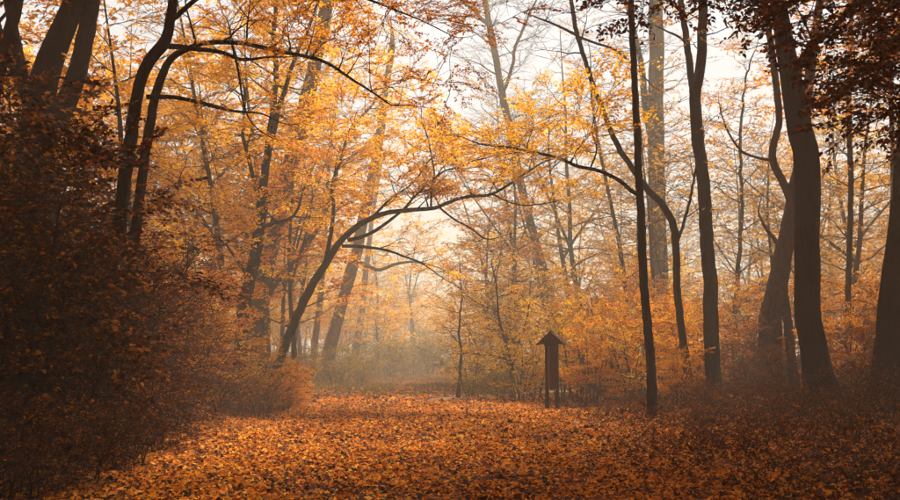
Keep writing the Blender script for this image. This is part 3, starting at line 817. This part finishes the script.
# ------------------------------------------------------------------ shrubs
def shrub_meshes(name, seed, height, spread, nst, kind, bark, leaf, per_m=3.0, L1=0.9, sub=3, L2=0.45, t0=0.1, rise=0.2, spray_scale=(0.4, 0.7), keep_leaf=1.0, gap=0.35):
    rng = np.random.default_rng(2000 + seed)
    st, tw, lv = Tubes(), Tubes(), Leaves()
    for s in range(nst):
        a = 6.283 * s / nst + rng.uniform(-0.4, 0.4)
        o = rng.uniform(0.05, 0.25)
        h = height * rng.uniform(0.65, 1.05)
        lean = spread * rng.uniform(0.3, 1.0)
        P = np.array([[o * math.cos(a), o * math.sin(a), -0.1],
                      [(o + lean * 0.22) * math.cos(a), (o + lean * 0.22) * math.sin(a), h * 0.35],
                      [(o + lean * 0.6) * math.cos(a + 0.2), (o + lean * 0.6) * math.sin(a + 0.2), h * 0.72],
                      [(o + lean) * math.cos(a + 0.1), (o + lean) * math.sin(a + 0.1), h]])
        r = 0.008 + 0.007 * h
        PP, WW = resample(P, np.array([r, r * 0.8, r * 0.5, 0.004]), max(0.2, h / 12))
        PP[1:-1] += rng.normal(0, 0.03, (len(PP) - 2, 3))
        st.add(PP, WW, 5)
        ramify(PP, WW, tw, lv, rng, kind, t0=t0, per_m=per_m, L1=L1, sub=sub, L2=L2, rise=rise, spray_scale=spray_scale, spray_gap=gap, keep_leaf=keep_leaf, taper=0.35)
    V0 = st
    return dict(stems=st.mesh('stems', bark), branches=tw.mesh('branches', bark), foliage=lv.mesh('foliage', leaf) if lv.n else None)


REG = {}          # things of a kind, told apart by their order across the picture


def place_shrub(name, meshes, x, y, label, group=None, s=1.0, rz=None, sz=None, cat='shrub'):
    root = link(name, None, loc=(x, y, gz1(x, y)))
    root.rotation_euler = (0, 0, random.uniform(0, 6.28) if rz is None else rz)
    root.scale = (s, s, s if sz is None else sz)
    tag(root, label, cat, group)
    if any(w in label.split() for w in ('shrubs', 'trees')):
        REG.setdefault(label, []).append((x / y, root))
    for k in ('stems', 'branches', 'foliage', 'trunk', 'crown'):
        if meshes.get(k) is not None:
            link(k, meshes[k], root)
    return root


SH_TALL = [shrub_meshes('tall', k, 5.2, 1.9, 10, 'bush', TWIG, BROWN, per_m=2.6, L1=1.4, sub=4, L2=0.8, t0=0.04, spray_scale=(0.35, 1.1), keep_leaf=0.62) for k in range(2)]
SH_ORANGE = [shrub_meshes('orange', 10 + k, 2.9, 1.4, 8, 'full', TWIG, ORANGE, per_m=2.4, L1=0.9, sub=3) for k in range(2)]
SH_GOLD = [shrub_meshes('gold', 20 + k, 3.2, 1.5, 7, 'half', TWIG, GOLD, per_m=2.4, L1=1.0, sub=3) for k in range(2)]
SH_LOW = [shrub_meshes('low', 30 + k, 1.1, 0.9, 8, 'half', TWIG, RUST, per_m=4, L1=0.5, sub=2, L2=0.3, spray_scale=(0.35, 0.6)) for k in range(2)]
SH_LOW_DARK = [shrub_meshes('dry', 70 + k, 1.1, 0.9, 8, 'half', TWIG, BROWN, per_m=4, L1=0.5, sub=2, L2=0.3, spray_scale=(0.35, 0.6)) for k in range(2)]  # low shrubs in the same brown, shade included in the leaf colour
SH_OLIVE = [shrub_meshes('olive', 40 + k, 1.5, 1.0, 8, 'half', TWIG, OLIVE, per_m=4, L1=0.6, sub=2, L2=0.35) for k in range(2)]
SH_RUST = [shrub_meshes('rust', 60 + k, 2.8, 1.4, 8, 'full', TWIG, RUST, per_m=2.4, L1=0.9, sub=3) for k in range(2)]
SH_TWIG = [shrub_meshes('twiggy', 50 + k, 2.6, 1.2, 9, 'sparse', TWIG, RUST, per_m=3, L1=0.9, sub=3) for k in range(2)]


def gpos(px, depth):
    return (px - 450.0) / F_PX * depth * (1.0)


# the tall dark bush on the left, plant by plant
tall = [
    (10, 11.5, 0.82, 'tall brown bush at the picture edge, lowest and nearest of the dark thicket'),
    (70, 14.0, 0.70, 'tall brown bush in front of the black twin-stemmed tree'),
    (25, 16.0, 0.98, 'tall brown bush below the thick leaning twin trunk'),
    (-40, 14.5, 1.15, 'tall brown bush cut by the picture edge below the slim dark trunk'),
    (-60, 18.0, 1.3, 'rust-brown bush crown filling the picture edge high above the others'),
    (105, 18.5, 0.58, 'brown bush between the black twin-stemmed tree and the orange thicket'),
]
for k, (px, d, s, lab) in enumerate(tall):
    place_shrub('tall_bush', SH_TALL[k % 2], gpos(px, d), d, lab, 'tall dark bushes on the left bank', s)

LOW_L = 'low brown-leaved shrubs below the tall dark bushes'
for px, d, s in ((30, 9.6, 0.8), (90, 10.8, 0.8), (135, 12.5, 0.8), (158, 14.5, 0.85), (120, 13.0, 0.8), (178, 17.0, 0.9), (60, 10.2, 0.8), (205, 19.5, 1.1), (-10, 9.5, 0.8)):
    place_shrub('low_shrub', SH_LOW_DARK[random.randint(0, 1)], gpos(px, d), d, LOW_L, 'low shrubs below the dark bushes', s)

TWL = 'loose twiggy shrubs with few rust leaves beside the dark bushes'
for k, (px, d, s) in enumerate(((110, 15.5, 1.25), (140, 17.0, 1.2), (165, 18.5, 1.15), (128, 20.0, 1.5), (150, 15.0, 0.8), (185, 19.5, 0.9), (80, 12.5, 1.0))):
    place_shrub('twiggy_shrub', SH_TWIG[k % 2], gpos(px, d), d, TWL, 'twiggy shrubs beside the dark bushes', s)
ORL = 'orange-leaved shrubs between the dark bush and the forked tree'
for k, (px, d, s) in enumerate(((150, 21, 0.95), (175, 22.5, 1.0), (200, 24, 1.05), (222, 25.5, 0.9), (165, 26, 1.3), (205, 29, 1.25), (190, 20.0, 0.7), (140, 28, 1.5))):
    place_shrub('orange_shrub', SH_ORANGE[k % 2] if k % 3 else SH_GOLD[k % 2], gpos(px, d), d, ORL, 'orange shrubs left of the forked tree', s)
FTL = 'small leafy shrubs around the feet of the arching trees'
for k, (px, d, s) in enumerate(((232, 24.5, 0.9), (252, 24.0, 0.9), (270, 24.2, 0.95), (288, 25.5, 0.8), (220, 22.5, 0.95), (245, 23.0, 0.75), (300, 28, 0.7), (275, 26.0, 1.15), (258, 25.5, 1.2), (290, 27.0, 0.9), (262, 22.0, 0.9))):
    place_shrub('leafy_shrub', (SH_ORANGE, SH_LOW, SH_GOLD)[k % 3][k % 2], gpos(px, d), d, FTL, 'shrubs at the feet of the arching trees', s * (0.52, 0.9, 0.5)[k % 3])
GRL = 'greenish low shrubs at the misty far clearing edge'
for k, (px, d, s) in enumerate(((300, 40, 1), (335, 44, 1.0), (360, 46, 0.9), (285, 36, 1.0), (345, 50, 1.5), (368, 56, 1.3), (392, 62, 1.5), (412, 66, 1.6), (430, 72, 1.7), (448, 76, 1.8), (404, 80, 2.2), (424, 88, 2.4), (384, 70, 1.9))):
    place_shrub('olive_shrub', SH_OLIVE[k % 2], gpos(px, d), d, GRL, 'low shrubs along the misty clearing edge', s)

MID = 'yellow-leaved shrubs between the path bend and the wooden post'
for k, (px, d, s) in enumerate(((470, 35, 0.8), (482, 33.5, 0.65), (498, 32, 0.6), (520, 31, 0.75), (534, 33, 0.95), (476, 39, 1.3), (505, 38, 1.3), (528, 40, 1.5), (490, 44, 1.7))):
    place_shrub('yellow_shrub', (SH_GOLD + SH_OLIVE)[(k * 3) % 4], gpos(px, d), d, MID, 'shrubs between the path bend and the post', s)
RIG = 'orange-leaved shrubs behind and beside the wooden post'
for k, (px, d, s) in enumerate(((575, 29.5, 0.95), (592, 28.5, 0.85), (612, 30, 1.05), (630, 28.0, 0.9), (665, 29.5, 1.0), (690, 31, 1.0), (600, 33.5, 1.3), (645, 34, 1.25), (680, 35, 1.3), (560, 32, 1.1), (620, 38, 1.6), (585, 37, 1.4), (705, 33, 1.1), (675, 25.5, 0.5))):
    place_shrub('orange_shrub', (SH_ORANGE if k % 3 else SH_GOLD)[k % 2], gpos(px, d), d, RIG, 'orange shrubs behind the wooden post', s)
RIG2 = 'orange and rust shrubs around the black and crooked trunks'
for k, (px, d, s) in enumerate(((735, 30, 0.95), (752, 28, 0.75), (745, 35, 1.3), (790, 33, 0.9), (780, 27, 0.55), (845, 29, 1.0), (862, 27, 0.85), (870, 31, 1.1), (840, 35, 1.3), (905, 28, 1.1), (825, 32, 1.1), (880, 36, 1.4), (760, 38, 1.5))):
    place_shrub('thicket_shrub', (SH_RUST, SH_TWIG, SH_ORANGE)[k % 3][k % 2], gpos(px, d), d, RIG2, 'shrubs around the dark trunks on the right', s)
LOWR = 'low brown-leaved shrubs before the black trunks'
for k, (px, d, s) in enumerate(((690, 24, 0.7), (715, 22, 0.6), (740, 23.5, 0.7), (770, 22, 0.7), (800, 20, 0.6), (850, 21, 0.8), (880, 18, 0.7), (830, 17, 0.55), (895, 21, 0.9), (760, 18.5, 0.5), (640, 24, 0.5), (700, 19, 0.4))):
    place_shrub('low_shrub', SH_LOW_DARK[k % 2], gpos(px, d), d, LOWR, 'low shrubs before the black trunks', s)


# ------------------------------------------------------------------ woods behind
def wood_tree(seed, height, kind, bark, leaf, r=0.16, per_m=1.6, L1=3.0, sub=4, L2=1.2, t0=0.22, rise=0.3, keep_leaf=1.0, forks=1, scale=(0.9, 1.5)):
    rng = np.random.default_rng(3000 + seed)
    tr, tw, lv = Tubes(), Tubes(), Leaves()
    P = wander(np.array([0, 0, -0.15]), np.array([rng.normal(0, 0.08), rng.normal(0, 0.08), 1.0]), height, 9, rng, 0.055, 0.02)
    PP, WW = resample(P, np.linspace(r, 0.012, 9), 0.5)
    tr.add(PP, WW, 8, 0.03, 0.4)
    ramify(PP, WW, tw, lv, rng, kind, t0=t0, per_m=per_m, L1=L1, sub=sub, L2=L2, rise=rise, spray_scale=scale, spray_gap=0.55, keep_leaf=keep_leaf, twigs=kind != 'canopy')
    for f in range(forks):
        i = rng.integers(len(PP) // 3, len(PP) // 2)
        d = np.array([rng.normal(0, 0.5), rng.normal(0, 0.5), 1.0])
        Q = wander(PP[i], d, height * 0.5, 6, rng, 0.08, 0.05)
        QQ, QW = resample(Q, np.linspace(WW[i] * 0.7, 0.01, 6), 0.5)
        tr.add(QQ, QW, 7, 0.02)
        ramify(QQ, QW, tw, lv, rng, kind, t0=0.2, per_m=per_m, L1=L1 * 0.8, sub=sub, L2=L2, rise=rise, spray_scale=scale, spray_gap=0.55, keep_leaf=keep_leaf, twigs=kind != 'canopy')
    return dict(trunk=tr.mesh('trunk', bark), branches=tw.mesh('branches', bark), crown=lv.mesh('crown', leaf) if lv.n else None)


WOOD = {
    'gold': [wood_tree(1, 14, 'fardense', BARK_MID, GOLD, 0.17), wood_tree(2, 12, 'fardense', BARK_MID, ORANGE, 0.13, forks=2)],
    'yellow': [wood_tree(3, 15, 'farsparse', BARK_MID, YELLOW, 0.15, per_m=1.8, rise=0.12), wood_tree(4, 13, 'farsparse', BARK_MID, YELLOW, 0.11, per_m=1.8, rise=0.1)],
    'bare': [wood_tree(5, 17, 'bare', BARK_MID, YELLOW, 0.17, rise=0.7, L1=3.4), wood_tree(6, 13, 'bare', BARK_MID, YELLOW, 0.10, rise=0.6)],
    'tall': [wood_tree(9, 21, 'canopy', BARK_DARK, ORANGE, 0.26, per_m=3.4, L1=9.5, t0=0.63, rise=0.32, sub=11, L2=2.2, forks=1, scale=(0.9, 1.3)),  # crowns made extra wide and dense to shade the near air
             wood_tree(10, 20, 'canopy', BARK_DARK, RUST, 0.24, per_m=3.4, L1=9.0, t0=0.64, rise=0.32, sub=11, L2=2.2, forks=0, scale=(0.9, 1.3))],
    'under': [wood_tree(7, 6.5, 'fardense', BARK_MID, GOLD, 0.06, per_m=2.4, L1=1.9, t0=0.06, sub=3, forks=2), wood_tree(8, 5.5, 'farsparse', BARK_MID, YELLOW, 0.05, per_m=2.6, L1=1.9, t0=0.06, sub=3, forks=2)],
}


def wood(kind, x, y, label, group, s=1.0):
    m = WOOD[kind][random.randint(0, 1)]
    return place_shrub({'gold': 'golden_tree', 'yellow': 'yellow_tree', 'bare': 'bare_tree', 'under': 'understory_tree', 'tall': 'added_shade_tree'}[kind], m, x, y, label, group, s, cat='tree')


rw = random.Random(9)
placed = []


def scatter(n, px_rng, d_rng, kinds, label, group, s_rng=(0.8, 1.25), gap=2.2):
    c = 0; tries = 0
    while c < n and tries < n * 30:
        tries += 1
        d = rw.uniform(*d_rng); px = rw.uniform(*px_rng); x = gpos(px, d)
        if abs(x - float(path_x(d))) < 2.2 or (385 < px < 452 and d < 82):
            continue
        if any((x - a) ** 2 + (d - b) ** 2 < gap * gap for a, b in placed):
            continue
        placed.append((x, d)); c += 1
        kd = rw.choice(kinds)
        wood(kd, x, d, label[kd] if isinstance(label, dict) else label, group, rw.uniform(*s_rng))


scatter(14, (130, 300), (33, 48), ['gold', 'gold', 'yellow'], {'gold': 'golden-leaved trees behind the left thicket', 'yellow': 'thin yellow-leaved trees behind the left thicket'}, 'trees behind the left thicket')
scatter(7, (-40, 130), (24, 44), ['gold'], 'golden-leaved trees showing behind the tall dark bushes', 'trees behind the tall dark bushes')
scatter(14, (150, 345), (50, 85), ['gold', 'gold', 'yellow', 'bare'], {'gold': 'mist-faded golden trees behind the arching tree', 'yellow': 'mist-faded thin yellow trees behind the arching tree', 'bare': 'mist-faded bare trees behind the arching tree'}, 'misty trees behind the arching tree')
scatter(14, (240, 470), (52, 100), ['under'], 'mist-faded small understory trees beyond the clearing', 'understory beyond the clearing', (0.8, 1.3), 1.8)
scatter(26, (490, 920), (38, 62), ['yellow', 'yellow', 'bare', 'yellow', 'gold'], {'gold': 'hazy golden trees behind the right thicket', 'yellow': 'hazy slender yellow-leaved trees behind the right thicket', 'bare': 'hazy bare trees behind the right thicket'}, 'hazy trees behind the right thicket', (0.85, 1.3))
scatter(18, (470, 960), (62, 100), ['yellow', 'bare', 'yellow'], {'yellow': 'pale far yellow-leaved trees deep in the right woods', 'bare': 'pale far bare trees deep in the right woods'}, 'far trees deep in the right woods')
scatter(16, (470, 920), (40, 70), ['under'], 'small understory trees in haze behind the right thicket', 'understory behind the right thicket', (0.7, 1.2), 1.8)
scatter(40, (-60, 420), (70, 150), ['gold', 'under', 'gold'], {'gold': 'far golden trees closing the woods on the left', 'under': 'far small trees closing the woods on the left'}, 'far woods on the left', (0.9, 1.3))
scatter(30, (470, 980), (95, 160), ['yellow', 'under', 'gold'], {'gold': 'far golden trees closing the woods on the right', 'yellow': 'far yellow trees closing the woods on the right', 'under': 'far small trees closing the woods on the right'}, 'far woods on the right', (0.9, 1.25))
scatter(24, (260, 500), (110, 220), ['under', 'gold'], 'faint trees far beyond the clearing', 'faint trees far beyond the clearing', (1.0, 1.4), 3.0)
scatter(16, (360, 560), (85, 140), ['gold', 'under', 'yellow'], 'barely visible trees deep in mist beyond the clearing', 'trees deep in the mist', (0.8, 1.2))


# the woods go on beside and behind the photographer and keep the near air dim
def scatter_around(n, label, group):
    c = 0; tries = 0
    while c < n and tries < 4000:
        tries += 1
        x = rw.uniform(-34, 34); y = rw.uniform(-36, 34)
        if abs(x) < 3.2 or (y > -1 and abs(x) < 0.62 * y + 3.5):
            continue
        if any((x - a) ** 2 + (y - b) ** 2 < 9 for a, b in placed):
            continue
        placed.append((x, y)); c += 1
        wood('gold', x, y, label, group, rw.uniform(0.95, 1.35))


for x_, y_ in ((-4.2, -1.0), (4.6, 0.5), (-5.2, 2.2), (4.0, -4.5), (-3.8, -6.0), (6.4, 2.6), (-6.8, 0.2)):
    placed.append((x_, y_))
    wood('gold', x_, y_, 'golden-leaved tree of the surrounding woods beside or behind the viewer', 'trees around the photographer', 1.4)
for x_, y_ in ((-6.4, 6.5), (-9.2, 12.0), (6.2, 4.6), (9.8, 13.2), (-12.0, 17.5), (13.0, 19.0), (7.4, 8.4), (5.2, -1.5), (-5.0, 0.5)):
    placed.append((x_, y_))
    tt = wood('tall', x_, y_, 'tall broad-crowned tree added for shade beside or behind the viewer', 'tall trees added for shade around the photographer', 1.0)
    tt.rotation_euler = (Matrix.Rotation(math.radians(13 if x_ < 0 else -13), 3, 'Y') @ Matrix.Rotation(random.uniform(0, 6.28), 3, 'Z')).to_euler()   # tilted over the path so the added crowns shut out light
for x_, y_, lb in ((-10.2, 23.5, 'tall broad-crowned tree added for shade directly behind the thick leaning twin trunk'), (16.2, 27.0, 'tall broad-crowned tree added for shade behind the broad trunk at the picture edge')):  # both put in to shade the near air
    placed.append((x_, y_))
    wood('tall', x_, y_, lb, None, 1.0)
scatter_around(70, 'golden-leaved tree of the surrounding woods beside or behind the viewer', 'trees around the photographer')


# ------------------------------------------------------------------ undergrowth and grass
def build_undergrowth():
    rng = np.random.default_rng(21)
    tw, lv = Tubes(), Leaves()
    O, D, S = [], [], []
    for side, n in ((1, 3800), (-1, 1500)):
        y = rng.uniform(8.5, 31, n)
        off = rng.uniform(0, 1, n) ** 0.8 * 10
        edge = np.where(side > 0, 2.6 + 0.06 * y + 0.5 * np.sin(y * 0.8), 3.6 + 0.05 * y + 0.5 * np.sin(y * 0.7))
        x = path_x(y) + side * (edge + off)
        a = rng.uniform(0, 6.283, n)
        O.append(np.stack([x, y, gz(x, y) - 0.02], 1))
        D.append(np.stack([np.cos(a) * 0.8, np.sin(a) * 0.8, rng.uniform(0.25, 1.1, n)], 1))
        S.append(rng.uniform(0.25, 0.6, n) * np.interp(off, [0, 1.5], [0.6, 1.0]))
    place_sprays(tw, lv, 'low', np.concatenate(O), np.concatenate(D), np.concatenate(S), rng, 0.6)
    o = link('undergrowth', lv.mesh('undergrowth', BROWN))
    tag(o, 'tangle of low dry brown plants along both path edges', 'undergrowth', kind='stuff')
    s = link('stalks', tw.mesh('stalks', TWIG), o)
    s['kind'] = 'stuff'


build_undergrowth()


def build_grass():
    rng = np.random.default_rng(31)
    P = []
    for (x0, x1, y0, y1, n) in ((-9, -2.6, 33, 52, 9000), (-2.2, 6, 36, 52, 6000), (-16, 4, 52, 75, 9000), (3.2, 12, 33, 48, 4000)):
        x = rng.uniform(x0, x1, n); y = rng.uniform(y0, y1, n)
        k = np.abs(x - path_x(y)) > 1.3 + 0.4 * np.sin(y)
        k &= rng.uniform(size=n) < 0.55 + 0.45 * np.sin(x * 1.1) * np.sin(y * 0.7)
        P.append(np.stack([x[k], y[k], gz(x[k], y[k]) - 0.01], 1))
    P = np.concatenate(P); n = len(P)
    a = rng.uniform(0, 6.283, n)
    D = np.stack([0.45 * np.cos(a), 0.45 * np.sin(a), np.ones(n)], 1)
    N = np.stack([np.cos(a), np.sin(a), np.full(n, 0.2)], 1) + rng.normal(0, 0.2, (n, 3))
    L = rng.uniform(0.08, 0.22, n)
    V, T = leaf_quads(P, D, N, L, L * 0.2)
    tag(link('grass', mesh_from('grass', V, T, GRASS)), 'thin greenish grass on the banks beyond the leaf carpet', 'grass', kind='stuff')


build_grass()


# ------------------------------------------------------------------ the wooden post with its little roof
def box_mesh(name, sx, sy, sz, mat, bev=0.008):
    import bmesh
    bm = bmesh.new()
    bmesh.ops.create_cube(bm, size=1.0)
    for v in bm.verts:
        v.co.x *= sx; v.co.y *= sy; v.co.z *= sz
    bmesh.ops.bevel(bm, geom=list(bm.edges), offset=bev, segments=1, affect='EDGES')
    me = bpy.data.meshes.new(name); bm.to_mesh(me); bm.free()
    me.materials.append(mat)
    return me


def build_post():
    wood_m = simple_noise_mat('weathered_wood', (0.022, 0.009, 0.008), (0.06, 0.025, 0.02), 6.0, (9, 9, 0.8), 0.8, 0.5, True)
    panel_m = simple_noise_mat('stained_panel', (0.05, 0.017, 0.015), (0.085, 0.03, 0.024), 5.0, (7, 7, 0.7), 0.7, 0.3, True)
    strip_m = simple_noise_mat('bare_board', (0.14, 0.055, 0.035), (0.24, 0.10, 0.06), 5.0, (8, 8, 0.7), 0.75, 0.3, True)
    roof_m = simple_noise_mat('roof_boards', (0.03, 0.014, 0.013), (0.075, 0.035, 0.03), 5.0, (1.0, 8, 8), 0.8, 0.4, True)
    foot_m = simple_noise_mat('footing_steel', (0.02, 0.012, 0.012), (0.06, 0.03, 0.028), 9.0, (1, 1, 1), 0.7, 0.3, True)
    d = 26.0
    x = gpos(551, d); g = gz1(x, d)
    root = link('notice_post', None, loc=(x, d, g))
    root.rotation_euler = (0, 0, math.radians(-14))
    tag(root, 'narrow dark wooden notice post with a small gabled roof beside the path', 'notice post')
    W, Dp, H = 0.30, 0.20, 1.95
    pm = box_mesh('post', 0.075, 0.075, H - 0.12, wood_m)
    fm = box_mesh('footing', 0.105, 0.10, 0.34, foot_m)
    for sx in (-1, 1):
        for sy in (-1, 1):
            p = link('post', pm, root, (sx * W / 2, sy * Dp / 2, 0.12 + (H - 0.12) / 2))
            link('footing', fm, p, (0, 0, -(H - 0.12) / 2 + 0.06))
    # boards: a lighter narrow one on the left, wide dark ones on the right and on the sides
    link('board', box_mesh('board', 0.055, 0.022, 1.32, strip_m, 0.004), root, (-0.075, -Dp / 2 - 0.012, 1.26))
    link('board', box_mesh('board', 0.135, 0.024, 1.30, panel_m, 0.004), root, (0.035, -Dp / 2 + 0.004, 1.25))
    link('board', box_mesh('board', 0.225, 0.022, 1.30, panel_m, 0.004), root, (0.0, Dp / 2 + 0.004, 1.25))
    sm = box_mesh('side_board', 0.022, 0.13, 1.28, panel_m, 0.004)
    for sx in (-1, 1):
        link('side_board', sm, root, (sx * W / 2, 0, 1.25))
    link('rail', box_mesh('rail', 0.40, 0.06, 0.07, wood_m), root, (0, -Dp / 2 - 0.055, H - 0.05))
    # gabled roof, gable to the front
    import bmesh
    roof = link('roof', None, root, (0, 0, H - 0.04))
    pitch = math.radians(40)
    half = 0.42
    for s in (-1, 1):
        for k in range(3):
            seg = half / math.cos(pitch) / 3
            bm_ = box_mesh('roof_board', seg + 0.03, 0.62, 0.026, roof_m, 0.004)
            o = link('roof_board', bm_, roof)
            u = (k + 0.5) * seg
            o.rotation_euler = (0, s * pitch, 0)
            o.location = (s * u * math.cos(pitch), 0, half * math.tan(pitch) - u * math.sin(pitch) + 0.010 * (2 - k))
    link('ridge_cap', box_mesh('ridge_cap', 0.07, 0.66, 0.05, roof_m), roof, (0, 0, half * math.tan(pitch) + 0.035))
    # gable triangle
    for sy in (-1, 1):
        bm = bmesh.new()
        hh = half * math.tan(pitch)
        tri = [(-half * 0.9, 0.02), (half * 0.9, 0.02), (0, hh * 0.92)]
        f = [bm.verts.new((a, -0.012, b)) for a, b in tri]; bk = [bm.verts.new((a, 0.012, b)) for a, b in tri]
        bm.faces.new(f); bm.faces.new(bk[::-1])
        for i in range(3):
            bm.faces.new((f[i], bk[i], bk[(i + 1) % 3], f[(i + 1) % 3]))
        me = bpy.data.meshes.new('gable'); bm.to_mesh(me); bm.free(); me.materials.append(panel_m)
        link('gable', me, roof, (0, sy * 0.22, 0))


build_post()


# ------------------------------------------------------------------ haze: one closed box of even air round everything
def build_haze():
    x0, x1, y0, y1, z0, z1 = -300, 300, -80, 470, -2.0, 31.0
    V = [(x, y, z) for z in (z0, z1) for y in (y0, y1) for x in (x0, x1)]
    Q = [(0, 2, 3, 1), (4, 5, 7, 6), (0, 1, 5, 4), (2, 6, 7, 3), (0, 4, 6, 2), (1, 3, 7, 5)]
    m, n, l, out = new_mat('haze_air')
    pv = n.new('ShaderNodeVolumePrincipled')
    pv.inputs['Color'].default_value = (0.80, 0.78, 0.66, 1)
    pv.inputs['Density'].default_value = 0.0062
    pv.inputs['Anisotropy'].default_value = 0.05
    l.new(pv.outputs[0], out.inputs['Volume'])
    tag(link('haze', mesh_from('haze', V, Q, m)), 'pale golden autumn mist filling the woods', 'mist', kind='stuff')


build_haze()


# ------------------------------------------------------------------ labels that tell alike neighbours apart
ORD = ('first second third fourth fifth sixth seventh eighth ninth tenth eleventh twelfth thirteenth fourteenth fifteenth sixteenth '
       'seventeenth eighteenth nineteenth twentieth').split()
for phrase, items in REG.items():
    items.sort(key=lambda t: t[0])
    n = len(items)
    for k, (_, o) in enumerate(items):
        if n == 1:
            w = 'only one'
        elif k == 0:
            w = 'leftmost'
        elif k == n - 1:
            w = 'rightmost'
        elif k < (n + 1) // 2:
            w = ORD[k] + ' from left'
        else:
            w = ORD[n - 1 - k] + ' from right'
        o['label'] = w + ' of the ' + phrase
